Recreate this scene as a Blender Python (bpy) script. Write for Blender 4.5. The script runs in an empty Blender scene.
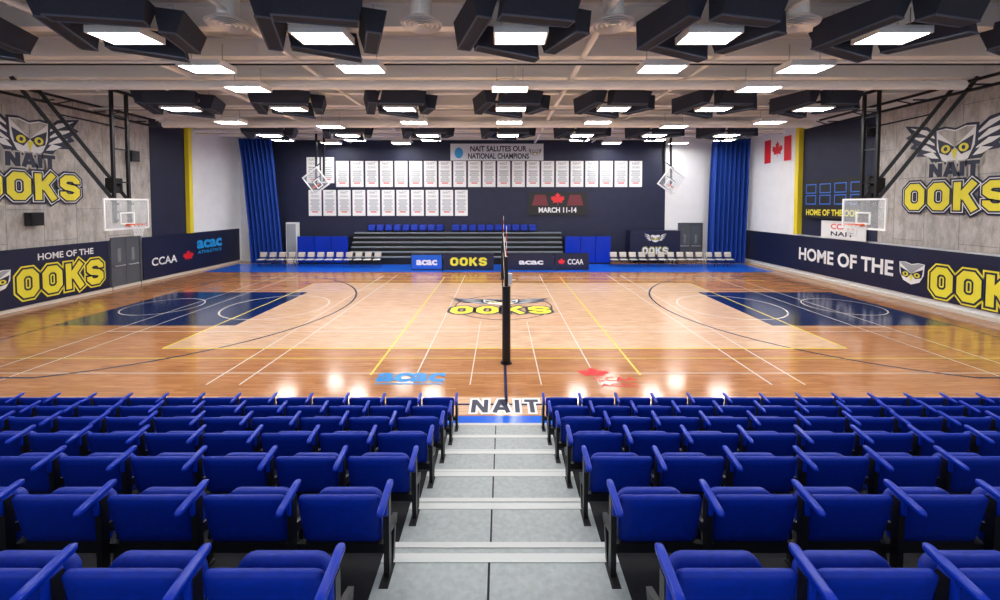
import bpy, math, random
from mathutils import Vector, Matrix
random.seed(4)
S=bpy.context.scene
COL=S.collection
# ---------------------------------------------------------------- materials
def mat(name,col,rough=0.6,metal=0.0,coat=0.0,emit=None,es=0.0,alpha=1.0,noise=0.0,nscale=8.0,trans=0.0,spec=None):
    m=bpy.data.materials.new(name); m.use_nodes=True
    nt=m.node_tree; b=nt.nodes["Principled BSDF"]
    b.inputs["Base Color"].default_value=(*col,1); b.inputs["Roughness"].default_value=rough
    b.inputs["Metallic"].default_value=metal; b.inputs["Coat Weight"].default_value=coat
    b.inputs["Transmission Weight"].default_value=trans
    if spec is not None: b.inputs["Specular IOR Level"].default_value=spec
    if emit: b.inputs["Emission Color"].default_value=(*emit,1); b.inputs["Emission Strength"].default_value=es
    b.inputs["Alpha"].default_value=alpha
    if noise>0:
        tc=nt.nodes.new("ShaderNodeTexCoord"); n=nt.nodes.new("ShaderNodeTexNoise"); n.inputs["Scale"].default_value=nscale
        n.inputs["Detail"].default_value=5
        r=nt.nodes.new("ShaderNodeValToRGB")
        r.color_ramp.elements[0].position=0.3; r.color_ramp.elements[1].position=0.7
        r.color_ramp.elements[0].color=(*[c*(1-noise) for c in col],1)
        r.color_ramp.elements[1].color=(*[min(1,c*(1+noise)) for c in col],1)
        nt.links.new(tc.outputs["Object"],n.inputs["Vector"]); nt.links.new(n.outputs["Fac"],r.inputs["Fac"])
        nt.links.new(r.outputs["Color"],b.inputs["Base Color"])
    return m
def wood(name,c1,c2,rough=0.13):
    m=bpy.data.materials.new(name); m.use_nodes=True; nt=m.node_tree; b=nt.nodes["Principled BSDF"]
    tc=nt.nodes.new("ShaderNodeTexCoord")
    br=nt.nodes.new("ShaderNodeTexBrick"); br.inputs["Scale"].default_value=1.0
    br.inputs["Brick Width"].default_value=0.9; br.inputs["Row Height"].default_value=0.09
    br.inputs["Mortar Size"].default_value=0.002; br.inputs["Color1"].default_value=(*c1,1); br.inputs["Color2"].default_value=(*c2,1)
    br.inputs["Mortar"].default_value=(*[c*0.7 for c in c1],1); br.offset=0.37
    n=nt.nodes.new("ShaderNodeTexNoise"); n.inputs["Scale"].default_value=3; n.inputs["Detail"].default_value=6
    mp=nt.nodes.new("ShaderNodeMapping"); mp.inputs["Scale"].default_value=(0.6,9,1)
    mx=nt.nodes.new("ShaderNodeMixRGB"); mx.blend_type='MULTIPLY'; mx.inputs["Fac"].default_value=0.8
    rp=nt.nodes.new("ShaderNodeValToRGB"); rp.color_ramp.elements[0].color=(.58,.50,.45,1); rp.color_ramp.elements[1].color=(1.1,1.08,1.05,1)
    rp.color_ramp.elements[0].position=.3; rp.color_ramp.elements[1].position=.65
    L=nt.links.new
    L(tc.outputs["Object"],br.inputs["Vector"]); L(tc.outputs["Object"],mp.inputs["Vector"]); L(mp.outputs["Vector"],n.inputs["Vector"])
    L(n.outputs["Fac"],rp.inputs["Fac"]); L(br.outputs["Color"],mx.inputs["Color1"]); L(rp.outputs["Color"],mx.inputs["Color2"])
    L(mx.outputs["Color"],b.inputs["Base Color"]); b.inputs["Roughness"].default_value=rough
    n2=nt.nodes.new("ShaderNodeTexNoise"); n2.inputs["Scale"].default_value=1.0; n2.inputs["Detail"].default_value=2
    m3=nt.nodes.new("ShaderNodeMapping"); m3.inputs["Scale"].default_value=(1.1,11,1)
    bp=nt.nodes.new("ShaderNodeBump"); bp.inputs["Strength"].default_value=.16; bp.inputs["Distance"].default_value=.004
    L(tc.outputs["Object"],m3.inputs["Vector"]); L(m3.outputs[0],n2.inputs["Vector"]); L(n2.outputs["Fac"],bp.inputs["Height"]); L(bp.outputs[0],b.inputs["Normal"])
    return m
def greyboards(name):
    m=bpy.data.materials.new(name); m.use_nodes=True; nt=m.node_tree; b=nt.nodes["Principled BSDF"]
    tc=nt.nodes.new("ShaderNodeTexCoord")
    sx=nt.nodes.new("ShaderNodeSeparateXYZ"); cb=nt.nodes.new("ShaderNodeCombineXYZ")
    br=nt.nodes.new("ShaderNodeTexBrick"); br.inputs["Scale"].default_value=1; br.inputs["Brick Width"].default_value=2.4
    br.inputs["Row Height"].default_value=1.2; br.inputs["Mortar Size"].default_value=0.012
    br.inputs["Color1"].default_value=(.52,.50,.48,1); br.inputs["Color2"].default_value=(.47,.455,.44,1); br.inputs["Mortar"].default_value=(.28,.27,.27,1)
    n=nt.nodes.new("ShaderNodeTexNoise"); n.inputs["Scale"].default_value=1.3; n.inputs["Detail"].default_value=9; n.inputs["Roughness"].default_value=.72
    m2=nt.nodes.new("ShaderNodeMapping"); m2.inputs["Scale"].default_value=(1.0,2.6,1)
    rp=nt.nodes.new("ShaderNodeValToRGB"); rp.color_ramp.elements[0].color=(.6,.58,.55,1); rp.color_ramp.elements[1].color=(1.2,1.2,1.2,1)
    rp.color_ramp.elements[0].position=.36; rp.color_ramp.elements[1].position=.62
    mx=nt.nodes.new("ShaderNodeMixRGB"); mx.blend_type='MULTIPLY'; mx.inputs["Fac"].default_value=.9
    L=nt.links.new
    L(tc.outputs["Object"],sx.inputs[0]); L(sx.outputs["Z"],cb.inputs["X"]); L(sx.outputs["Y"],cb.inputs["Y"])
    L(cb.outputs[0],br.inputs["Vector"]); L(cb.outputs[0],m2.inputs["Vector"]); L(m2.outputs[0],n.inputs["Vector"])
    L(n.outputs["Fac"],rp.inputs["Fac"]); L(br.outputs["Color"],mx.inputs["Color1"]); L(rp.outputs["Color"],mx.inputs["Color2"])
    L(mx.outputs["Color"],b.inputs["Base Color"]); b.inputs["Roughness"].default_value=.7
    return m
NAVY=mat("navy_paint",(.008,.012,.045),.45)
NAVYW=mat("navy_wall",(.009,.013,.045),.6,noise=.15,nscale=2)
NAVYF=mat("navy_floor_paint",(.006,.018,.080),.14)
YEL=mat("yellow_print",(.86,.76,.05),.5)
WHT=mat("white_print",(.85,.86,.87),.5)
GRY=mat("grey_print",(.38,.40,.43),.6)
CYAN=mat("cyan_print",(.02,.32,.70),.4)
CYANF=mat("cyan_floor_paint",(.0,.22,.60),.3,spec=.25)
RED=mat("red_print",(.72,.02,.03),.4)
REDF=mat("red_floor_paint",(.62,.004,.006),.3,spec=.2)
BLKP=mat("black_print",(.01,.01,.012),.5)
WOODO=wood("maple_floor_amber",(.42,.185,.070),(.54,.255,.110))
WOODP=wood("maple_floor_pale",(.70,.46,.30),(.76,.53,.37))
GREYB=greyboards("grey_weathered_boards")
WALLW=mat("white_wall_paint",(.86,.87,.88),.6,noise=.03,nscale=1.5)
CEIL=mat("ceiling_deck_paint",(.66,.65,.62),.7,noise=.08,nscale=1)
BEAM=mat("beam_white_paint",(.90,.89,.88),.6)
CHAIRB=mat("blue_upholstery",(.0,.022,.31),.5,noise=.16,nscale=30,spec=.25)
CHAIRP=mat("blue_plastic",(.0,.028,.42),.35,spec=.35)
BLUEF=mat("blue_floor_paint",(.01,.12,.68),.18)
BLK=mat("black_steel",(.012,.012,.014),.4,metal=.3)
BAFF=mat("baffle_fabric",(.016,.021,.040),.8,noise=.15,nscale=20)
BAFE=mat("baffle_edge",(.07,.09,.14),.7)
DECK=mat("dark_deck",(.016,.016,.02),.75,noise=.15,nscale=6,spec=.2)
AISLE=mat("aisle_grey_plate",(.35,.385,.39),.5,noise=.12,nscale=22)
NOSE=mat("nosing_pale",(.58,.60,.59),.5)
LAMP=mat("lamp_panel",(1,1,1),.5,emit=(1,.985,.96),es=31)
GLASS=mat("backboard_glass",(.75,.8,.85),.08,alpha=.22)
ORNG=mat("rim_orange",(.8,.12,.03),.4)
CURT=mat("blue_curtain",(.003,.045,.32),.7,noise=.15,nscale=6)
BLEG=mat("bleacher_grey",(.20,.22,.25),.5)
BEIGE=mat("beige_vinyl",(.62,.57,.50),.5)
DOORM=mat("door_grey",(.09,.10,.12),.5)
YPOLE=mat("yellow_column",(.85,.70,.03),.5)
STEEL=mat("galvanised",(.55,.56,.57),.4,metal=.5)
# ---------------------------------------------------------------- mesh builder
class MB:
    def __init__(s): s.v=[];s.f=[];s.m=[];s.sm=[];s.mats=[]
    def mi(s,m):
        if m not in s.mats: s.mats.append(m)
        return s.mats.index(m)
    def add(s,vs,fs,m,smooth=False):
        o=len(s.v); s.v+= [tuple(v) for v in vs]; k=s.mi(m)
        for f in fs: s.f.append([o+i for i in f]); s.m.append(k); s.sm.append(smooth)
    def box(s,x0,x1,y0,y1,z0,z1,m):
        v=[(x,y,z) for z in (z0,z1) for y in (y0,y1) for x in (x0,x1)]
        s.add(v,[(0,2,3,1),(4,5,7,6),(0,1,5,4),(1,3,7,5),(3,2,6,7),(2,0,4,6)],m)
    def tube(s,p,q,r,m,n=8,r2=None,cap=True):
        p=Vector(p);q=Vector(q);d=(q-p).normalized(); r2=r if r2 is None else r2
        a=d.orthogonal().normalized(); b=d.cross(a); vs=[]
        for c,rr in((p,r),(q,r2)):
            for i in range(n):
                t=2*math.pi*i/n; vs.append(c+a*math.cos(t)*rr+b*math.sin(t)*rr)
        fs=[(i,(i+1)%n,n+(i+1)%n,n+i) for i in range(n)]
        if cap: fs+= [tuple(range(n))[::-1],tuple(range(n,2*n))]
        s.add(vs,fs,m,False)
    def beam(s,p,q,w,h,m):
        p=Vector(p);q=Vector(q);d=(q-p).normalized(); up=Vector((0,0,1))
        if abs(d.z)>.95: up=Vector((0,1,0))
        a=d.cross(up).normalized()*w/2; b=a.normalized().cross(d).normalized()*h/2
        vs=[p-a-b,p+a-b,p+a+b,p-a+b,q-a-b,q+a-b,q+a+b,q-a+b]
        s.add(vs,[(0,3,2,1),(4,5,6,7),(0,1,5,4),(1,2,6,5),(2,3,7,6),(3,0,4,7)],m)
    def slab(s,w,h,t,r,fn,m,seg=4):
        out=[]
        for cx,cy,a0 in((w/2-r,h/2-r,0),(-w/2+r,h/2-r,90),(-w/2+r,-h/2+r,180),(w/2-r,-h/2+r,270)):
            for i in range(seg+1):
                a=math.radians(a0+90*i/seg); out.append((cx+r*math.cos(a),cy+r*math.sin(a)))
        rings=[(.02,t/2),(.6,t/2),(.93,t/2),(1,t/4),(1,-t/4),(.93,-t/2),(.6,-t/2),(.02,-t/2)]
        vs=[];n=len(out)
        for sc,nn in rings:
            for u,v in out: vs.append(fn(u*sc,v*sc,nn))
        fs=[]
        for k in range(len(rings)-1):
            for i in range(n): fs.append((k*n+i,k*n+(i+1)%n,(k+1)*n+(i+1)%n,(k+1)*n+i))
        fs+=[tuple(range(n))[::-1],tuple(range((len(rings)-1)*n,len(rings)*n))]
        s.add(vs,fs,m,True)
    def mesh(s,name):
        me=bpy.data.meshes.new(name); me.from_pydata(s.v,[],s.f)
        for m in s.mats: me.materials.append(m)
        for p,k,sm in zip(me.polygons,s.m,s.sm): p.material_index=k; p.use_smooth=sm
        me.update(); return me
def obj(name,mb,parent=None,loc=(0,0,0),rot=(0,0,0),label=None,cat=None,group=None,kind=None):
    me=mb.mesh(name) if isinstance(mb,MB) else mb
    o=bpy.data.objects.new(name,me); COL.objects.link(o); o.location=loc; o.rotation_euler=rot
    if parent: o.parent=parent
    if label:o["label"]=label
    if cat:o["category"]=cat
    if group:o["group"]=group
    if kind:o["kind"]=kind
    return o
def empty(name,loc,label,cat,group=None,rot=(0,0,0)):
    return obj(name,None,None,loc,rot,label,cat,group)
# ---- 2D decals
def stroke(pts,w,closed=False,ext=0.0):
    P=[Vector(p) for p in pts]; n=len(P)
    if not closed and ext:
        P[0]=P[0]-(P[1]-P[0]).normalized()*ext; P[-1]=P[-1]+(P[-1]-P[-2]).normalized()*ext
    vs=[]
    for i in range(n):
        a=P[i-1] if (i>0 or closed) else None; b=P[(i+1)%n] if (i<n-1 or closed) else None
        d1=(P[i]-a).normalized() if a is not None else None; d2=(b-P[i]).normalized() if b is not None else None
        if d1 is None:d1=d2
        if d2 is None:d2=d1
        n1=Vector((-d1.y,d1.x));n2=Vector((-d2.y,d2.x)); mm=(n1+n2)
        mm=mm.normalized() if mm.length>1e-6 else n1
        k=w/2/max(.4,mm.dot(n1)); vs+= [P[i]+mm*k,P[i]-mm*k]
    fs=[(2*i+1,2*((i+1)%n)+1,2*((i+1)%n),2*i) for i in range(n if closed else n-1)]
    return vs,fs
W=.25
LET={
'O':([([(.12,.28),(.27,.12),(.53,.12),(.68,.28),(.68,.72),(.53,.88),(.27,.88),(.12,.72)],True)],.8),
'K':([([(.13,0),(.13,1)],False),([(.70,1),(.22,.45)],False),([(.34,.6),(.72,0)],False)],.82),
'S':([([(.68,.66),(.68,.75),(.54,.88),(.26,.88),(.12,.76),(.12,.62),(.24,.53),(.56,.47),(.68,.38),(.68,.25),(.54,.12),(.26,.12),(.12,.25),(.12,.34)],False)],.8),
'N':([([(.12,0),(.12,1)],False),([(.14,.95),(.66,.05)],False),([(.68,0),(.68,1)],False)],.8),
'A':([([(.08,0),(.34,.9),(.46,.9),(.72,0)],False),([(.2,.3),(.6,.3)],False)],.8),
'I':([([(.13,0),(.13,1)],False)],.26),
'T':([([(0,.89),(.7,.89)],False),([(.35,0),(.35,.9)],False)],.7)}
def place(mb,vs,fs,O,U,V,off,m):
    O=Vector(O);U=Vector(U);V=Vector(V);N=U.cross(V).normalized()
    mb.add([O+U*v[0]+V*v[1]+N*off for v in vs],fs,m)
def block(mb,word,O,U,V,hgt,layers,wid=1.0,base=0.0,step=.004,gap=.14,centre=True):
    tot=sum(LET[c][1] for c in word)+gap*(len(word)-1)
    for li,(o,m) in enumerate(layers):
        x=-tot/2 if centre else 0
        for c in word:
            st,wd=LET[c]
            for j,(pts,cl) in enumerate(st):
                vs,fs=stroke([(p[0],p[1]) for p in pts],W+2*o,cl,o)
                vs=[((v[0]+x)*hgt*wid,v[1]*hgt) for v in vs]
                place(mb,vs,fs,O,U,V,base+step*li+j*step*.12,m)
            x+=wd+gap
_tc={}
def textgeo(s,bold=.02):
    if (s,bold) in _tc: return _tc[(s,bold)]
    c=bpy.data.curves.new("t",'FONT'); c.body=s; c.offset=bold; c.size=1; c.resolution_u=3; c.align_x='CENTER'
    o=bpy.data.objects.new("t",c); COL.objects.link(o); dg=bpy.context.evaluated_depsgraph_get(); dg.update()
    me=o.evaluated_get(dg).to_mesh()
    vs=[(v.co.x/.70,v.co.y/.70) for v in me.vertices]; fs=[tuple(p.vertices) for p in me.polygons]
    bpy.data.objects.remove(o); bpy.data.curves.remove(c)
    xs=[v[0] for v in vs]; cx=(min(xs)+max(xs))/2
    vs=[(v[0]-cx,v[1]) for v in vs]
    _tc[(s,bold)]=(vs,fs,max(xs)-min(xs)); return _tc[(s,bold)]
def text(mb,s,O,U,V,hgt,m,off=.006,width=None,bold=.02,slant=0):
    vs,fs,w=textgeo(s,bold); k=hgt if width is None else width/w
    place(mb,[(v[0]*k+slant*v[1]*hgt,v[1]*hgt) for v in vs],fs,O,U,V,off,m)
def poly(mb,pts,O,U,V,off,m): place(mb,pts,[tuple(range(len(pts)))],O,U,V,off,m)
def ell(cx,cy,rx,ry,n=20): return [(cx+rx*math.cos(2*math.pi*i/n),cy+ry*math.sin(2*math.pi*i/n)) for i in range(n)]
def bird(mb,O,U,V,sx,sy,base=.004,st=.004,wings=True,dark=NAVY,mid=GRY,lite=WHT,eye=YEL,feather=WHT):
    def P(pts,l,m,flip=False):
        q=[((-p[0] if flip else p[0])*sx,p[1]*sy) for p in pts]
        if flip:q=q[::-1]
        poly(mb,q,O,U,V,base+st*l,m)
    wing=[(.12,-.12),(.42,-.14),(.52,0),(.76,.02),(.70,.12),(.90,.2),(.82,.28),(1.0,.42),(.88,.47),(1.02,.66),(.55,.57),(.25,.32),(.12,.1)]
    if wings:
        for fl in(False,True):
            P(wing,0,dark,fl)
            for a,b,c,d in(((.3,.27),(.55,.50),(.9,.60),(.72,.48)),((.3,.15),(.55,.36),(.88,.42),(.7,.32)),((.3,.04),(.55,.22),(.76,.22),(.6,.13)),((.3,-.06),(.42,.08),(.62,.05),(.45,-.04))):
                P([a,d,c,b],1,feather,fl)
    head=[(-.40,.50),(-.38,.12),(-.26,-.14),(0,-.26),(.26,-.14),(.38,.12),(.40,.50),(.2,.52),(0,.46),(-.2,.52)]
    P(head,2,dark)
    P([(x*.88,y*.88+.02) for x,y in head],3,lite)
    P([(-.34,.44),(-.2,.46),(0,.40),(.2,.46),(.34,.44),(.12,.24),(0,.12),(-.12,.24)],4,mid)
    for fl in(False,True):
        P([(.0,.12),(.12,-.02),(.28,.04),(.32,.30),(.12,.20)],5,dark,fl)
        P(ell(.16,.10,.085,.075,14),6,eye,fl); P(ell(.16,.10,.035,.04,8),7,dark,fl)
    P([(-.055,.08),(0,-.12),(.055,.08)],6,eye)
LEAF=[(0,-.5),(.03,-.22),(.35,-.28),(.28,-.16),(.5,.06),(.42,.1),(.46,.26),(.30,.22),(.26,.3),(.12,.14),(.18,.42),(.1,.38),(0,.56)]
LEAF=LEAF+[(-x,y) for x,y in LEAF[::-1][1:-1]]
X=(1,0,0);Y=(0,1,0);Z=(0,0,1);NY=(0,-1,0)
XL,XR,YF,ZC=-17.2,16.0,27.5,8.5
CX,CY=.12,15.3
# ---------------------------------------------------------------- floor
f=MB()
f.add([(XL,-2,0),(XR,-2,0),(XR,YF,0),(XL,YF,0)],[(0,1,2,3)],WOODO)
def rect(x0,y0,x1,y1,z,m): f.add([(x0,y0,z),(x1,y0,z),(x1,y1,z),(x0,y1,z)],[(0,1,2,3)],m)
def ln(x0,y0,x1,y1,w,m,z=.003):
    vs,fs=stroke([(x0,y0),(x1,y1)],w); f.add([(v[0],v[1],z) for v in vs],fs,m)
def pl(pts,w,m,z=.003,closed=False):
    vs,fs=stroke(pts,w,closed); f.add([(v[0],v[1],z) for v in vs],fs,m)
def arc(cx,cy,r,a0,a1,w,m,z=.003,n=32):
    pl([(cx+r*math.cos(math.radians(a0+(a1-a0)*i/n)),cy+r*math.sin(math.radians(a0+(a1-a0)*i/n))) for i in range(n+1)],w,m,z)
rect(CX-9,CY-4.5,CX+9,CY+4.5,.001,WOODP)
rect(XL+.6,23.05,XR-.6,26.2,.001,BLUEF)
rect(-16,6.9,15,7.32,.001,BLUEF)
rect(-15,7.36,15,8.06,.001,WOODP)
LW=mat("white_floor_line",(.74,.68,.60),.2); LY=mat("yellow_floor_line",(.78,.62,.10),.2); LN=mat("navy_floor_line",(.02,.03,.09),.2)
for sg in(-1,1):
    bx=CX+sg*14.1
    a,b=sorted((bx,CX+sg*8.4)); rect(a,CY-2.45,b,CY+2.45,.002,NAVYF)
    bc=CX+sg*12.6
    t=math.degrees(math.asin(6.35/6.75)); 
    if sg<0: arc(bc,CY,6.75,-t,t,.07,LN,.0034)
    else: arc(bc,CY,6.75,180-t,180+t,.07,LN,.0034)
    for e in(-1,1):
        ln(bx,CY+e*6.35,bc+(-sg)*6.75*math.cos(math.radians(t)),CY+e*6.35,.07,LN,.0034)
    arc(CX+sg*8.4,CY,1.8,0,360,.05,LW,.0036)
    arc(bc,CY,1.25,0,360,.04,LW,.0036)
    ln(bx,CY-7.62,bx,CY+7.5,.07,LN)
    ln(CX+sg*9,CY-4.5,CX+sg*9,CY+4.5,.06,LY,.0038)
    ln(CX+sg*3,CY-6.2,CX+sg*3,CY+6.2,.05,LY,.0038)
    for q,mm in((5.6,LW),(6.3,LW),(10.9,LW),(11.8,LW)):
        ln(CX+sg*q,CY-6.7,CX+sg*q,CY+6.7,.035,mm,.0032)
    ln(CX+sg*1.98,CY-6.7,CX+sg*1.98,CY+6.7,.03,LW,.0032)
    ln(CX+sg*.75,CY-6.7,CX+sg*.75,CY-2,.025,LW,.0032)
for e in(-1,1):
    ln(CX-9,CY+e*4.5,CX+9,CY+e*4.5,.06,LY,.0039)
    ln(CX-14.1,CY+e*7.56,CX+14.1,CY+e*7.56,.07,LN)
    for q in(3.05,6.1,2.6): ln(CX-11.8,CY+e*q,CX+11.8,CY+e*q,.03,LW,.0033)
    ln(CX-13,CY+e*5.2,CX+13,CY+e*5.2,.035,LY,.0031)
ln(CX,CY-7.56,CX,CY+7.5,.06,LN,.004)
arc(CX,CY,1.8,0,360,.04,LN,.0039)
bird(f,(CX-.1,CY+.5,0),X,Y,1.95,1.25,.0045,.0006,mid=NAVY,feather=GRY)
block(f,"OOKS",(CX-.1,CY-1.05,0),X,Y,1.0,[(.10,NAVY),(0,YEL)],wid=.98,base=.0095,step=.0006)
text(f,"acac",(-1.95,8.78,0),X,Y,.60,CYANF,.005,width=1.5,bold=.04)
ln(-2.65,8.64,-1.2,8.64,.05,CYANF,.0052)
poly(f,[(x*.75,y*.55) for x,y in LEAF],(2.1,9.2,0),X,Y,.005,REDF)
text(f,"CCAA",(2.5,8.78,0),X,Y,.2,REDF,.005,width=.9); text(f,"ACSC",(2.5,8.5,0),X,Y,.16,REDF,.005,width=.8)
block(f,"NAIT",(.10,7.42,0),X,Y,.52,[(.08,WHT),(-.02,NAVY)],wid=.78,base=.004,step=.0008,gap=.2)
obj("floor",f,label="glossy maple sports floor with painted court lines and logos",cat="floor",kind="structure")
# ---------------------------------------------------------------- walls, ceiling
def boxobj(name,b,m,label,cat,kind="structure"):
    mb=MB(); mb.box(*b,m); return obj(name,mb,label=label,cat=cat,kind=kind)
boxobj("wall_left",(XL-.2,XL,-2,YF,0,ZC),WALLW,"white painted gym side wall","wall")
boxobj("wall_right",(XR,XR+.2,-2,YF,0,ZC),WALLW,"white painted gym side wall","wall")
boxobj("wall_far",(XL-.2,XR+.2,YF,YF+.2,0,ZC),WALLW,"gym end wall","wall")
boxobj("trim_1",(-15.2,10.9,YF-.06,YF,0,ZC-.5),NAVYW,"navy painted end wall section","wall panel")
boxobj("trim_2",(XL,XL+.05,-2,20.4,2.2,8.0),GREYB,"weathered grey board wall cladding","wall panel")
boxobj("trim_3",(XR-.05,XR,-2,17.5,2.2,7.7),GREYB,"weathered grey board wall cladding","wall panel")
boxobj("trim_4",(XL,XL+.06,20.4,23.2,2.2,7.9),NAVYW,"navy painted side wall section","wall panel")
boxobj("trim_5",(XR-.06,XR,17.5,21.9,2.2,7.7),NAVYW,"navy painted side wall section","wall panel")
boxobj("trim_6",(XL,XL+.28,22.65,22.9,2.2,8.2),YPOLE,"yellow painted steel wall column","column")
boxobj("trim_7",(XR-.28,XR,21.95,22.2,2.2,8.2),YPOLE,"yellow painted steel wall column","column")
boxobj("baseboard_left",(XL,XL+.1,-2,YF,0,.12),BEIGE,"pale wall baseboard","baseboard")
boxobj("baseboard_right",(XR-.1,XR,-2,YF,0,.12),BEIGE,"pale wall baseboard","baseboard")
boxobj("ceiling",(XL-.2,XR+.2,-2,YF+.2,ZC,ZC+.1),CEIL,"pale painted metal deck ceiling","ceiling")
yy=2.2
while yy<YF:
    m=MB(); m.box(XL,XR,yy-.14,yy+.14,ZC-.55,ZC-.50,BEAM); m.box(XL,XR,yy-.03,yy+.03,ZC-.5,ZC-.04,BEAM); m.box(XL,XR,yy-.14,yy+.14,ZC-.04,ZC,BEAM)
    obj("trim_beam",m,label="white painted steel ceiling beam",cat="beam",kind="structure",group="ceiling beams"); yy+=1.95
for i,xx in enumerate((-9.8,-5.75,2.3,6.05)):
    m=MB(); m.tube((xx,4,7.86),(xx,YF,7.86),.05 if i%2 else .08,BEAM,12)
    obj("ceiling_pipe",m,label="white painted pipe running under the ceiling beams",cat="pipe",group="ceiling pipes")
for yy in (11.6,17.2,23.0):
    m=MB(); m.tube((XL+.3,yy,7.72),(XR-.3,yy,7.72),.04,BEAM,10); m.tube((XL+.3,yy+.2,7.72),(XR-.3,yy+.2,7.72),.03,BLK,8)
    obj("ceiling_conduit",m,label="pair of thin conduits crossing under the ceiling",cat="pipe",group="ceiling conduits")
for yy,r in((13.4,.15),(19.9,.17)):
    m=MB(); m.tube((XL+1.2,yy,7.60),(XR-1.2,yy,7.60),r,BEAM,16)
    for k in range(14): m.tube((XL+2+2.25*k,yy,7.6),(XL+2.06+2.25*k,yy,7.6),r+.015,BEAM,16)
    obj("ventilation_duct",m,label="long white round ventilation duct under ceiling",cat="duct",group="ventilation ducts")
for sx,xw in((1,XL),(-1,XR)):
    m=MB(); 
    for zz in (7.5,7.8): m.beam((xw+sx*.7,3,zz),(xw+sx*.7,20,zz),.07,.09,BLK)
    for k in range(9): m.beam((xw+sx*.7,3.5+2*k,7.5),(xw+sx*.7,4.2+2*k,7.8),.04,.04,BLK); m.beam((xw,3.5+2*k,7.65),(xw+sx*.7,3.5+2*k,7.65),.04,.05,BLK)
    obj("wall_rail",m,label="black steel lattice rail along top of wall",cat="rail",group="wall rails")
for xx in(-1.68,2.42,6.33,-5.8):
    e=empty("air_diffuser",(xx,9.0,7.62),"round white louvred ceiling air diffuser","air vent","air diffusers")
    m=MB(); m.tube((0,0,.15),(0,0,.88),.22,BEAM,20); m.tube((0,0,.02),(0,0,.15),.44,BEAM,28,r2=.25); obj("body",m,e)
    m=MB()
    for r in(.42,.32,.22,.12):
        n=28; vs=[];fs=[]
        for i in range(n):
            t=2*math.pi*i/n
            for rr,zz in((r,-.02),(r-.06,.03)): vs.append((rr*math.cos(t),rr*math.sin(t),zz))
        for i in range(n): j=(i+1)%n; fs.append((2*i,2*j,2*j+1,2*i+1))
        m.add(vs,fs,STEEL)
    obj("louvre",m,e)
# ---------------------------------------------------------------- ceiling lights & baffles
lx,ly=.56,.34
mh=MB(); mh.box(-lx,lx,-ly,ly,.03,.14,BEAM); 
for a in(-lx,lx-.04): mh.box(a,a+.04,-ly,ly,-.01,.03,BEAM)
for a in(-ly,ly-.04): mh.box(-lx+.04,lx-.04,a,a+.04,-.01,.03,BEAM)
for a in(-.4,.4): mh.tube((a,0,.14),(a,0,.64),.012,STEEL,6)
ME_H=mh.mesh("housing"); mp_=MB(); mp_.box(-lx+.04,lx-.04,-ly+.04,ly-.04,0,.028,LAMP); ME_P=mp_.mesh("lamp_panel")
def baffle_mesh():
    m=MB()
    a=[(-.85,-.14,0),(.85,-.14,.1),(.85,.14,.1),(-.85,.14,0)]
    b=[(-.72,-.26,.52),(.95,-.26,.52),(.95,.26,.52),(-.72,.26,.52)]
    k=.88
    a=[(p[0]*k,p[1],p[2]) for p in a]; b=[(p[0]*k,p[1],p[2]) for p in b]
    m.add(a+b,[(0,3,2,1),(4,5,6,7),(0,1,5,4),(1,2,6,5),(2,3,7,6),(3,0,4,7)],BAFF)
    P=[Vector(p) for p in a+b]
    for i,j in((0,1),(1,2),(2,3),(3,0)): m.beam(P[i],P[j],.03,.03,BAFE)
    m.tube((-.4,0,.5),(-.4,0,.71),.01,STEEL,5); m.tube((.5,0,.5),(.5,0,.71),.01,STEEL,5)
    return m.mesh("baffle")
ME_B=baffle_mesh()
LZ=7.3
xs7=(-11.8,-7.8,-3.7,.4,4.2,7.9,11.6)
rows=[(8.9,(-11.9,-7.9,-3.75,.43,4.4,8.26,12.2),1,0),(10.9,(-7.6,-3.6,4.2,7.9),0,0),(12.8,(-7.7,.3,7.9),0,0),(15.5,xs7,1,0),(18.0,(-11.6,-3.7,.4,4.2,11.6),0,0),(19.0,(-7.7,7.9),0,0),(21.4,xs7,1,0),(24.2,(-12.6,-8.4,-4,4.6,9,13),0,.2),(26.2,(-10.6,-6.2,7,11.2),0,.3),(4.5,(-7.9,-3.75,.43,4.4,8.26),1,0)]
for y,xs,bf,dz in rows:
    for x in xs:
        e=empty("ceiling_light",(x,y,LZ+dz),"flat rectangular white ceiling light panel","light","ceiling light panels")
        obj("housing",ME_H,e); obj("lamp_panel",ME_P,e)
        if bf:
            e=empty("acoustic_baffle_cluster",(x,y,LZ-.12),"four dark wedge acoustic baffles pinwheeled around a light","acoustic baffle","acoustic baffles")
            for k in range(4):
                a=math.pi/2*k; r=.98
                obj("baffle",ME_B,e,loc=(r*math.cos(a)-.26*math.sin(a),(r*math.sin(a)+.26*math.cos(a))*.9,.05),rot=(0,0,a+math.pi/2+.35))
m=MB(); m.tube((.45,3,7.9),(.45,26,7.9),.04,BEAM,8); obj("curtain_track",m,label="thin white track along the ceiling centreline",cat="track")
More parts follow.
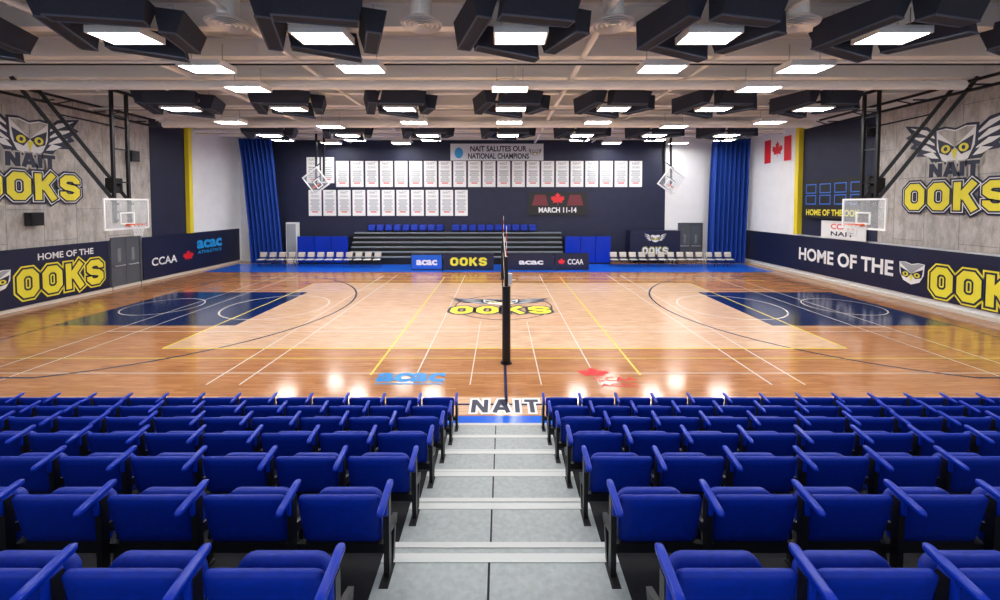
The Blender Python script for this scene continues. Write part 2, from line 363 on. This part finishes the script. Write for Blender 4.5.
# ---------------------------------------------------------------- wall murals
def mural(O,U,name="wall_logo"):
    e=empty(name,O,"winged bird emblem above outlined yellow block letters on grey wall","wall logo","wall logos")
    m=MB(); bird(m,(0,0,1.98),U,Z,1.8,1.95,.01,.006,feather=WHT,mid=GREYB); obj("emblem",m,e)
    m=MB(); block(m,"NAIT",(0,0,1.20),U,Z,.48,[(.12,GREYB),(.02,NAVY)],wid=1.12,base=.06,step=.006); obj("lettering",m,e)
    m=MB(); block(m,"OOKS",(0,0,0),U,Z,.98,[(.15,NAVY),(.085,WHT),(.055,NAVY),(-.0,YEL)],wid=.94,base=.07,step=.006); obj("lettering",m,e)
mural((XL+.051,15.2,3.95),Y); mural((XR-.051,14.6,3.58),NY)
def banner(name,O,U,w,z0,z1,label,fn,bg=NAVY,cat="banner",th=.03,group=None):
    e=empty(name,O,label,cat,group)
    Uv=Vector(U);N=Uv.cross(Vector(Z))
    m=MB(); p=[Uv*a+Vector((0,0,z)) for a,z in((-w/2,z0),(w/2,z0),(w/2,z1),(-w/2,z1))]
    m.add(p+[q+N*th for q in p],[(3,2,1,0),(4,5,6,7),(0,1,5,4),(1,2,6,5),(2,3,7,6),(3,0,4,7)],bg); obj("panel",m,e)
    if fn:
        m=MB(); fn(m,U,th); 
        if m.v: obj("lettering",m,e)
    return e
def fl(m,U,t):
    o=lambda d,z:Vector(U)*(d-12)+Vector((0,0,z))
    bird(m,o(13.95,1.0),U,Z,1.35,1.1,t+.004,.004,wings=False)
    block(m,"OOKS",o(16.2,.42),U,Z,1.02,[(.12,YEL),(.065,NAVY),(0,YEL)],wid=.86,base=t+.004)
    text(m,"HOME OF THE",o(16.35,1.72),U,Z,.24,WHT,t+.006,width=2.1)
banner("wall_banner",(XL+.06,12,0),Y,12.2,.14,2.2,"long navy wall banner with white lettering and yellow block letters",fl)
def fr(m,U,t):
    o=lambda d,z:Vector(U)*(15-d)+Vector((0,0,z))
    text(m,"HOME OF THE",o(19.35,.90),U,Z,.60,WHT,t+.006,width=5.3,bold=.03)
    bird(m,o(15.95,.95),U,Z,1.4,1.25,t+.004,.004,wings=False)
    block(m,"OOKS",o(13.55,.46),U,Z,1.05,[(.12,YEL),(.065,NAVY),(0,YEL)],wid=.88,base=t+.004)
banner("wall_banner",(XR-.06,15,0),NY,24,.3,2.12,"long navy wall banner with large white lettering",fr)
def f2(m,U,t):
    o=lambda d,z:Vector(U)*(d-23.4)+Vector((0,0,z))
    text(m,"CCAA",o(21.0,.75),U,Z,.38,WHT,t+.006,width=1.6)
    poly(m,[(x*.8,y*.6) for x,y in LEAF],o(22.6,.95),U,Z,t+.006,RED)
    text(m,"acac",o(24.3,1.3),U,Z,.62,CYAN,t+.006,width=2.1,bold=.04)
    text(m,"ATHLETICS",o(24.3,.98),U,Z,.16,CYAN,t+.006,width=2.0)
banner("wall_banner",(XL+.06,23.5,0),Y,7.4,.14,2.2,"navy wall banner with red leaf and blue lettering",f2)
def door(O,U,w,h,name):
    Uv=Vector(U);N=Uv.cross(Vector(Z)); 
    e=obj(name,None,None,O,(0,0,0),"grey metal double gym door with push bars","door",None,"structure")
    p=lambda a,z,t:Uv*a+Vector((0,0,z))+N*t
    def bx(m,a0,a1,z0,z1,t0,t1,mt):
        v=[p(a,z,t) for t in(t0,t1) for z in(z0,z1) for a in(a0,a1)]
        m.add(v,[(0,1,3,2),(4,6,7,5),(0,4,5,1),(1,5,7,3),(3,7,6,2),(2,6,4,0)],mt)
    m=MB(); bx(m,-w/2-.06,-w/2,0,h+.06,0,.1,DOORM);bx(m,w/2,w/2+.06,0,h+.06,0,.1,DOORM);bx(m,-w/2,w/2,h,h+.06,0,.1,DOORM); obj("door_frame",m,e)
    for s0 in(-w/2+.01,.01):
        m=MB(); bx(m,s0,s0+w/2-.02,.02,h,0,.06,DOORM); bx(m,s0+w/4-.08,s0+w/4+.08,1.2,1.8,.06,.065,GLASS); obj("door_leaf",m,e)
        m=MB(); bx(m,s0+.08,s0+w/2-.1,1.0,1.05,.1,.13,STEEL); bx(m,s0+.08,s0+.12,1.0,1.05,.06,.1,STEEL); bx(m,s0+w/2-.14,s0+w/2-.1,1.0,1.05,.06,.1,STEEL); obj("push_bar",m,e)
door((XL,18.95,0),Y,1.4,2.25,"door_1"); door((12.6,YF,0),X,1.5,2.5,"door_2")
DIG=mat("scoreboard_blue_print",(.04,.16,.60),.4)
def fs_(m,U,t):
    text(m,"HOME OF THE OOKS",Vector((0,0,3.25)),U,Z,.28,YEL,t+.006,width=3.3,bold=.03)
    for a in(-1.35,-.45,.45,1.35):
        for bz in(3.8,4.35):
            pts=[(a-.32,bz),(a+.32,bz),(a+.32,bz+.42),(a-.32,bz+.42)]
            vs,fs=stroke(pts,.05,True); place(m,vs,fs,(0,0,0),U,Z,t+.006,DIG)
banner("scoreboard",(XR-.2,19.6,0),NY,3.9,3.1,5.0,"dark scoreboard with blue outlined panels and yellow lettering",fs_,bg=BLKP,cat="scoreboard",th=.12)
def fs2(m,U,t): text(m,"CCAA",Vector((0,0,2.62)),U,Z,.24,RED,t+.006,width=1.3); text(m,"NAIT",Vector((0,0,2.3)),U,Z,.2,NAVY,t+.006,width=1.3)
banner("wall_sign",(XR-.12,19.2,0),NY,2.5,2.16,3.0,"white sign with red and navy lettering below scoreboard",fs2,bg=WHT,cat="sign")
def flag(m,U,t):
    for a in(-1,1): poly(m,[(a*.86-.29,-.68),(a*.86+.29,-.68),(a*.86+.29,.68),(a*.86-.29,.68)],Vector((0,0,6.9)),U,Z,t+.004,RED)
    poly(m,[(x*.95,y*.95) for x,y in LEAF],Vector((0,0,6.9)),U,Z,t+.006,RED)
banner("flag",(XR-.02,24.0,0),NY,2.3,6.22,7.58,"red and white maple leaf flag hung on white wall",flag,bg=WHT,cat="flag",th=.02)
# ---------------------------------------------------------------- far wall banners
def pennant():
    m=MB(); m.box(-.42,.42,-.02,0,-1.72,0,WHT)
    t=.021
    O=lambda x,z:Vector((x,0,z))
    text(m,"NAIT",O(0,-.26),X,Z,.16,GRY,t,width=.5); text(m,"OOKS",O(0,-.5),X,Z,.14,GRY,t,width=.5)
    for i,w in enumerate((.6,.52,.62,.45,.56,.6,.4)): 
        poly(m,[(-w/2,-.035),(w/2,-.035),(w/2,.035),(-w/2,.035)],O(0,-.68-.13*i),X,Z,t,RED if i==6 else GRY)
    m.tube((-.44,-.01,0),(.44,-.01,0),.02,BLK,6)
    return m.mesh("championship_banner")
MP=pennant()
for i in range(23):
    obj("championship_banner",MP,loc=(-12.3+.965*i,YF-.09,6.64+(.25 if i<2 else 0)),label="white championship banner with grey print on navy wall",cat="banner",group="championship banners")
for i in range(11):
    obj("championship_banner",MP,loc=(-12.2+.965*i,YF-.09,4.74),label="white championship banner with grey print on navy wall",cat="banner",group="championship banners")
SGN=mat("sign_pale",(.60,.65,.70),.6)
def ns(m,U,t):
    text(m,"NAIT SALUTES OUR",Vector((.1,0,7.26)),U,Z,.34,NAVY,t+.006,width=3.7,bold=.03); text(m,"NATIONAL CHAMPIONS",Vector((.1,0,6.78)),U,Z,.34,NAVY,t+.006,width=4.0,bold=.03)
    bird(m,Vector((2.5,0,7.1)),U,Z,.42,.5,t+.004,.003)
    poly(m,ell(-2.5,0,.28,.36),Vector((0,0,7.15)),U,Z,t+.004,CYAN)
banner("wall_sign",(-.2,YF-.1,0),X,6.1,6.66,7.75,"pale sign with navy lettering high on navy wall",ns,bg=SGN,cat="sign",th=.04)
BRN=mat("dark_red_print",(.16,.02,.03),.5)
def mp2(m,U,t):
    text(m,"MARCH 11-14",Vector((0,0,3.25)),U,Z,.32,WHT,t+.006,width=2.5,bold=.03)
    poly(m,[(x*.95,y*.8) for x,y in LEAF],Vector((0,0,4.1)),U,Z,t+.006,RED)
    for a in(-1,1): poly(m,[(a*1.15-.55,3.7),(a*1.15+.55,3.7),(a*1.15+.35,4.4),(a*1.15-.35,4.4)],(0,0,0),U,Z,t+.005,BRN)
banner("poster_banner",(3.8,YF-.1,0),X,3.9,3.05,4.6,"black event banner with white lettering and red graphics",mp2,bg=BLKP)
# curtains
def curtain(x0,x1,y):
    m=MB(); n=140; vs=[];fs=[]
    for k,z in enumerate((7.9,6.5,4.5,2.5,.05)):
        for i in range(n+1):
            t=i/n; w=.20+.05*math.sin(3*t+k*.4)
            sh=.16*k*(1 if x0<0 else -.3)
            vs.append((x0+(x1-x0)*t+sh,y+w*math.sin(t*2*math.pi*8+.4*math.sin(k*.8+3*t)),z))
    for k in range(4):
        for i in range(n): a=k*(n+1)+i; fs.append((a,a+n+1,a+n+2,a+1))
    m.add(vs,fs,CURT,True); e=empty("curtain",(0,0,0),"tall royal blue pleated divider curtain hanging beside wall","curtain","divider curtains"); obj("fabric",m,e)
    m=MB(); m.tube((x0-.1,y,7.93),(x1+.1,y,7.93),.04,STEEL,8); obj("track",m,e)
curtain(-16.5,-14.4,26.3); curtain(13.4,15.75,26.3)
# ---------------------------------------------------------------- basketball hoops
def hoop(x,s):
    e=empty("basketball_hoop",(x,CY,0),"glass backboard with orange rim on black ceiling-hung frame","basketball hoop","basketball hoops")
    m=MB(); m.box(-.015,.015,-.9,.9,2.9,3.97,GLASS); obj("backboard",m,e)
    m=MB()
    for a,b,c,d in((-.92,.92,2.86,2.93),(-.92,.92,3.94,4.0),(-.92,-.87,2.93,3.94),(.87,.92,2.93,3.94)): m.box(-.03,.03,a,b,c,d,WHT)
    for a,b,c,d in((-.3,.3,3.05,3.1),(-.3,.3,3.45,3.5),(-.3,-.25,3.1,3.45),(.25,.3,3.1,3.45)): m.box(-.022,.022,a,b,c,d,WHT)
    obj("backboard_frame",m,e)
    m=MB(); n=24; cx=s*.40; P=[Vector((cx+.23*math.cos(2*math.pi*i/n),.23*math.sin(2*math.pi*i/n),3.05)) for i in range(n)]
    for i in range(n): m.tube(P[i],P[(i+1)%n],.012,ORNG,6)
    m.box(min(0,s*.18),max(0,s*.18),-.08,.08,2.98,3.07,ORNG); obj("rim",m,e)
    m=MB(); n=12
    def pt(i,k): r=(.225,.17,.13,.12)[k]; a=2*math.pi*(i+.5*k)/n; return (cx+r*math.cos(a),r*math.sin(a),3.04-.14*k)
    for k in range(3):
        for i in range(n): m.tube(pt(i,k),pt(i,k+1),.006,WHT,4); m.tube(pt(i,k),pt(i-1,k+1),.006,WHT,4)
    obj("hoop_net",m,e)
    m=MB(); b=-s*.18
    for a in(-.3,.3):
        m.beam((b,a,3.1),(b,a,7.9),.09,.09,BLK); m.beam((b,a,3.2),(-s*.03,a,3.2),.06,.06,BLK); m.beam((b,a,3.8),(-s*.03,a,3.8),.06,.06,BLK)
    for z in(3.5,4.6,5.8,7.0): m.beam((b,-.3,z),(b,.3,z),.05,.05,BLK)
    m.beam((b,-1.2,7.9),(b,1.2,7.9),.1,.1,BLK)
    obj("mast",m,e)
    for ya,yb in((-.3,-1.6),(.3,-1.0)):
        m=MB(); m.beam((b,ya,3.9),(-s*2.2,yb,7.95),.11,.11,BLK); m.beam((b,ya,6.6),(-s*1.5,ya*.5+yb*.5,6.9),.05,.05,BLK); obj("brace",m,e)
    m=MB(); m.box(-s*.45-.14,-s*.45+.14,-.2,.2,4.2,4.75,BLK); m.beam((b,0,4.5),(-s*.45,0,4.5),.06,.06,BLK); obj("winch",m,e)
hoop(-13.75,1); hoop(13.4,-1)
for s in(-1,1):
    e=empty("folded_hoop",(s*10.7-(.8 if s<0 else 0),26.0,5.25),"folded-up practice backboard on black swing arm","basketball hoop","folded practice hoops",rot=(math.radians(20),s*math.radians(30),math.radians(20*s)))
    m=MB()
    for a,b,c,d in((-.9,.9,-.55,-.47),(-.9,.9,.47,.55),(-.9,-.82,-.47,.47),(.82,.9,-.47,.47),(-.3,.3,-.4,-.35),(-.3,.3,0,.05),(-.3,-.25,-.35,0),(.25,.3,-.35,0)): m.box(a*.75,b*.75,-.03,.03,c*1.2,d*1.2,WHT)
    m.box(-.65,.65,-.01,.01,-.6,.6,GLASS); obj("backboard",m,e)
    m=MB()
    for i in range(18):
        a,b=2*math.pi*i/18,2*math.pi*(i+1)/18; m.tube((.2*math.cos(a),-.35+.2*math.sin(a),-.3),(.2*math.cos(b),-.35+.2*math.sin(b),-.3),.015,ORNG,5)
    obj("rim",m,e)
    m=MB()
    for a in(-.35,.35): m.beam((a,.1,-.3),(a-s*2.3,.3,2.3),.1,.1,BLK)
    m.beam((-.35,.1,.1),(.35,.1,.1),.06,.06,BLK); m.beam((-.35-s*.6,.2,.7),(.35-s*.6,.2,.7),.06,.06,BLK); obj("swing_arm",m,e)
for x,y,z in((XL+.25,15.1,3.25),(XL+.3,19.2,6.0),(XR-.3,17.9,6.9)):
    e=empty("loudspeaker",(x,y,z),"small black wall-mounted loudspeaker","speaker","wall loudspeakers")
    m=MB(); m.box(-.14,.14,-.2,.2,-.24,.24,BLK); obj("cabinet",m,e)
    m=MB(); m.tube((0,0,-.1),(.0,-.22,-.1),.11,BLKP,14); m.tube((0,0,.14),(0,-.22,.14),.06,BLKP,12); obj("driver",m,e)
# ---------------------------------------------------------------- volleyball net
e=empty("volleyball_net",(CX+.03,CY,0),"black volleyball net on padded posts across mid court","volleyball net")
for yy in(-5.5,5.5):
    m=MB(); m.tube((0,yy,.02),(0,yy,2.55),.045,BLK,12); m.tube((0,yy,0),(0,yy,.03),.14,BLK,16); obj("post",m,e)
    m=MB(); m.tube((0,yy,.05),(0,yy,1.85),.10,BLK,16); obj("post_pad",m,e)
    m=MB(); m.box(.05,.14,yy-.05,yy+.05,1.9,2.15,STEEL); m.tube((.14,yy,2.0),(.22,yy,2.0),.01,STEEL,6); obj("winch",m,e)
m=MB(); m.box(-.012,.012,-4.75,4.75,2.36,2.43,WHT); m.box(-.012,.012,-4.75,4.75,1.41,1.46,WHT)
m.tube((0,-5.5,2.43),(0,5.5,2.43),.006,BLK,5); m.tube((0,-5.5,1.43),(0,5.5,1.43),.006,BLK,5); obj("net_band",m,e)
m=MB()
for i in range(96): y=-4.75+.1*i; m.box(-.0025,.0025,y-.0025,y+.0025,1.46,2.36,BLK)
for k in range(9): z=1.46+.1*k; m.box(-.0025,.0025,-4.75,4.75,z-.0025,z+.0025,BLK)
obj("netting",m,e)
for yy in(-4.5,4.5):
    m=MB()
    for k in range(9): m.tube((.02,yy,1.43+.2*k),(.02,yy,1.63+.2*k),.008,RED if k%2 else WHT,6)
    obj("antenna",m,e)
# ---------------------------------------------------------------- auditorium chairs
SP=.615
def m_back():
    m=MB(); th=math.radians(11)
    def fn(u,v,n):
        y=n+.10*(u*u)
        return (u*(1+.10*v), .03+ y*math.cos(th)-v*math.sin(th), .365+v*math.cos(th)+y*math.sin(th)-.06*u*u)
    m.slab(.525,.35,.045,.035,fn,CHAIRB); return m.mesh("backrest")
def m_seat():
    m=MB(); th=math.radians(80)
    def fn(u,v,n):
        z=v+.18; n2=n-.15*u*u
        return (u,.13+z*math.cos(th)-n2*math.sin(th), .10+z*math.sin(th)+n2*math.cos(th)-.15*u*u)
    m.slab(.46,.36,.07,.08,fn,CHAIRB); return m.mesh("seat")
def m_sup():
    m=MB()
    m.box(-.018,.018,-.02,.035,.015,.52,BLK); m.box(-.03,.03,-.10,.12,0,.015,BLK)
    m.beam((0,.02,.30),(0,.20,.24),.03,.06,BLK)
    m.beam((0,.10,.015),(0,.16,.25),.03,.04,BLK)
    return m.mesh("leg")
def m_arm():
    m=MB()
    def fn(u,v,n): return (u, -.03+v, .55+n+.14*v-.9*max(0,-v-.05)**2)
    m.slab(.042,.27,.03,.02,fn,CHAIRP,3)
    def g(u,v,n): return (n,.0+u,.48+v)
    m.slab(.08,.12,.026,.02,g,CHAIRP,3)
    return m.mesh("armrest")
def m_und():
    m=MB(); m.box(-.29,.29,.03,.07,.13,.19,BLK); m.box(-.24,.24,.05,.10,.15,.20,BLK)
    for a in(-.17,.17): m.beam((a,.07,.16),(a,.05,.48),.03,.03,BLK)
    return m.mesh("seat_bracket")
MBk,MS,ML,MA,MU=m_back(),m_seat(),m_sup(),m_arm(),m_und()
def chair(x,y,z,extra):
    e=empty("auditorium_chair",(x,y,z),"royal blue tip-up chair with black legs on tiered deck","chair","tip-up chairs on the stand")
    for nm,me,dx in (("backrest",MBk,0),("seat",MS,0),("seat_bracket",MU,0),("leg",ML,-SP/2),("armrest",MA,-SP/2)):
        o=bpy.data.objects.new(nm,me); COL.objects.link(o); o.parent=e; o.location=(dx,0,0)
    if extra:
        for nm,me,dx in(("leg",ML,SP/2),("armrest",MA,SP/2)):
            o=bpy.data.objects.new(nm,me); COL.objects.link(o); o.parent=e; o.location=(dx,0,0)
g=empty("seating_stand",(0,0,0),"tiered grey seating stand with central stepped aisle","seating stand")
for k in range(-1,7):
    h=1.66-.275*k; d=1.8+.85*k; nose=d+.10; prev=nose-.85; zt=max(h,.012)
    m=MB(); m.box(-15,15,prev if k>-1 else -2,nose,max(0,h-.40),zt,DECK); obj("deck",m,g)
    m=MB(); m.box(-.80,.80,prev+.03,nose+.02,zt,zt+.012,AISLE)
    m.box(-.80,.80,nose+.02,nose+.035,h-.27 if h>.3 else 0,zt+.012,AISLE)
    m.box(-.80,.80,nose-.05,nose+.02,zt+.012,zt+.016,NOSE)
    m.box(-.08,-.065,prev+.03,nose-.05,zt+.012,zt+.0135,DECK)
    if h>.2:
        m.box(-.80,.80,nose+.04,nose+.28,h-.26,h-.135,AISLE); m.box(-.80,.80,nose+.24,nose+.29,h-.135,h-.130,NOSE)
    obj("aisle_step",m,g)
    if k>=0:
        n=math.ceil((1.205*d+1.0-.74)/SP)
        for i in range(n):
            c0=.73+SP/2+SP*i
            chair(-c0,d-.04,zt,i==0); chair(c0,d-.04,zt,i==n-1)
# ---------------------------------------------------------------- far side furniture
def fold_chair():
    m=MB()
    def s1(u,v,n): return (u,-.02+v,.45+n)
    m.slab(.44,.42,.05,.06,s1,BEIGE,3)
    def s2(u,v,n): return (u,.20+n+v*.15,.72+v)
    m.slab(.44,.30,.04,.06,s2,BEIGE,3)
    for a in(-.21,.21):
        m.tube((a,-.22,0),(a,.24,.86),.014,BLK,6); m.tube((a,.24,0),(a,-.14,.44),.014,BLK,6)
    m.tube((-.21,.17,.1),(.21,.17,.1),.01,BLK,5)
    return m.mesh("folding_chair")
MF=fold_chair()
for i in range(13):
    for x0 in(-14.4,6.9):
        obj("folding_chair",MF,loc=(x0+.58*i,25.0,0),label="beige padded folding chair with black legs beside court",cat="chair",group="courtside folding chairs")
def table(x0,x1,fn,label):
    cx=(x0+x1)/2; w=x1-x0
    e=empty("scorer_table",(cx,23.7,0),label,"table","scorer tables")
    m=MB(); m.box(-w/2,w/2,0,.5,.90,.94,BLK); obj("tabletop",m,e)
    m=MB(); m.box(-w/2+.01,w/2-.01,-.03,0,.04,.92,NAVY); fn(m,.031); obj("front_panel",m,e)
    for a in(-w/2+.06,w/2-.06):
        m=MB(); m.box(a-.02,a+.02,.02,.48,.0,.90,BLK); obj("leg",m,e)
def tA(m,t):
    poly(m,[(-.86,.08),(.86,.08),(.86,.88),(-.86,.88)],(0,-.03,0),X,Z,.002,BLUEF); text(m,"acac",Vector((0,-.03,.32)),X,Z,.4,WHT,.006,width=1.2,bold=.04)
def tO(m,t):
    block(m,"OOKS",(0,-.03,.26),X,Z,.48,[(.0,YEL)],wid=1.2,base=.004)
def tN(m,t):
    text(m,"acac",Vector((0,-.03,.35)),X,Z,.3,WHT,.006,width=1.4,bold=.04)
def tC(m,t):
    text(m,"CCAA",Vector((.2,-.03,.35)),X,Z,.3,WHT,.006,width=.9); poly(m,[(x*.4,y*.4) for x,y in LEAF],(-.6,-.03,.48),X,Z,.006,RED)
table(-5.1,-3.3,tA,"scorer table with bright blue lettered front panel")
table(-3.25,-.35,tO,"scorer table with navy front and yellow block letters")
table(.45,3.1,tN,"scorer table with navy front and white lettering")
table(3.15,5.1,tC,"scorer table with navy front and red leaf")
e=empty("folded_bleacher",(0,0,0),"partly folded grey telescopic bleacher against navy wall","bleacher")
for k in range(6):
    z=.5+.29*k; y0=25.9+.22*k
    m=MB(); m.box(-9.5,4,y0,27.4,z-.06,z,BLEG); m.box(-9.5,4,y0+.1,y0+.14,z-.29 if k else 0,z-.06,BLK); m.box(-9.5,4,y0-.01,y0+.0,z-.08,z+.0,BLEG); obj("tier",m,e)
mc=MB()
def q1(u,v,n): return (u,.0+n-v*.2,.30+v)
mc.slab(.48,.4,.06,.07,q1,CHAIRP,3)
def q2(u,v,n): return (u,-.12+n+v*.4,.28+v)
mc.slab(.44,.34,.07,.07,q2,CHAIRB,3)
for a in(-.26,.26): mc.box(a-.02,a+.02,-.04,.02,0,.45,BLK)
mc.box(-.26,.26,-.03,.01,.08,.14,BLK)
MC=mc.mesh("stadium_chair")
for x0,n in((-8.4,9),(-2.9,10)):
    for i in range(n): obj("stadium_chair",MC,loc=(x0+.56*i,27.2,1.95),label="royal blue tip-up chair on top bleacher tier",cat="chair",group="chairs on the far bleacher")
for x0,x1 in((-12.8,-9.6),(4.1,7.0)):
    m=MB(); 
    n=max(1,round((x1-x0)/1.05)); w=(x1-x0)/n
    for i in range(n): m.box(x0+i*w+.02,x0+(i+1)*w-.02,26.1,26.25,.1,1.75,CHAIRP)
    m.box(x0,x1,26.25,27.2,.1,1.7,BLK); m.box(x0,x1,26.25,27.2,0,.1,BLK)
    obj("padded_end_cover",m,label="royal blue padded cover at end of bleacher",cat="padding",group="padded covers")
e=empty("equipment_cart",(9.9,26.4,0),"navy covered equipment cart with yellow block letters","cart")
m=MB(); m.box(-1.6,1.6,0,.8,.25,2.1,NAVY); obj("cover",m,e)
m=MB(); block(m,"OOKS",(0,0,.6),X,Z,.45,[(.06,YEL),(.02,NAVY),(-.03,WHT)],base=.004); bird(m,(0,0,1.5),X,Z,.8,.7,.004,.004,mid=WHT); obj("lettering",m,e)
for a in(-1.4,1.4):
    for b in(.12,.68):
        m=MB(); m.tube((a-.03,b,.11),(a+.03,b,.11),.11,BLK,14); m.box(a-.04,a+.04,b-.03,b+.03,.1,.26,STEEL); obj("wheel",m,e)
e=empty("equipment_cabinet",(-13.55,27.1,0),"tall white cabinet against end wall","cabinet")
m=MB(); m.box(-.35,.35,-.2,.2,0,2.6,WALLW); obj("body",m,e)
m=MB(); m.box(-.3,.3,-.22,-.2,.2,2.5,GRY); obj("door",m,e)
# ---------------------------------------------------------------- world, camera
w=bpy.data.worlds.new("w"); S.world=w; w.use_nodes=True
w.node_tree.nodes["Background"].inputs[0].default_value=(.80,.88,1,1); w.node_tree.nodes["Background"].inputs[1].default_value=.9
S.view_settings.view_transform='Standard'; S.view_settings.look='None'; S.view_settings.exposure=.45
c=bpy.data.cameras.new("cam"); co=bpy.data.objects.new("camera",c); COL.objects.link(co)
c.lens=14.94; c.sensor_width=36; c.clip_start=.05
p=2.0; co.location=(0,0,3.8); co.rotation_euler=(math.radians(90-p),0,0)
yp=204+415*math.tan(math.radians(p)); c.shift_y=-(300-yp)/1000
S.camera=co
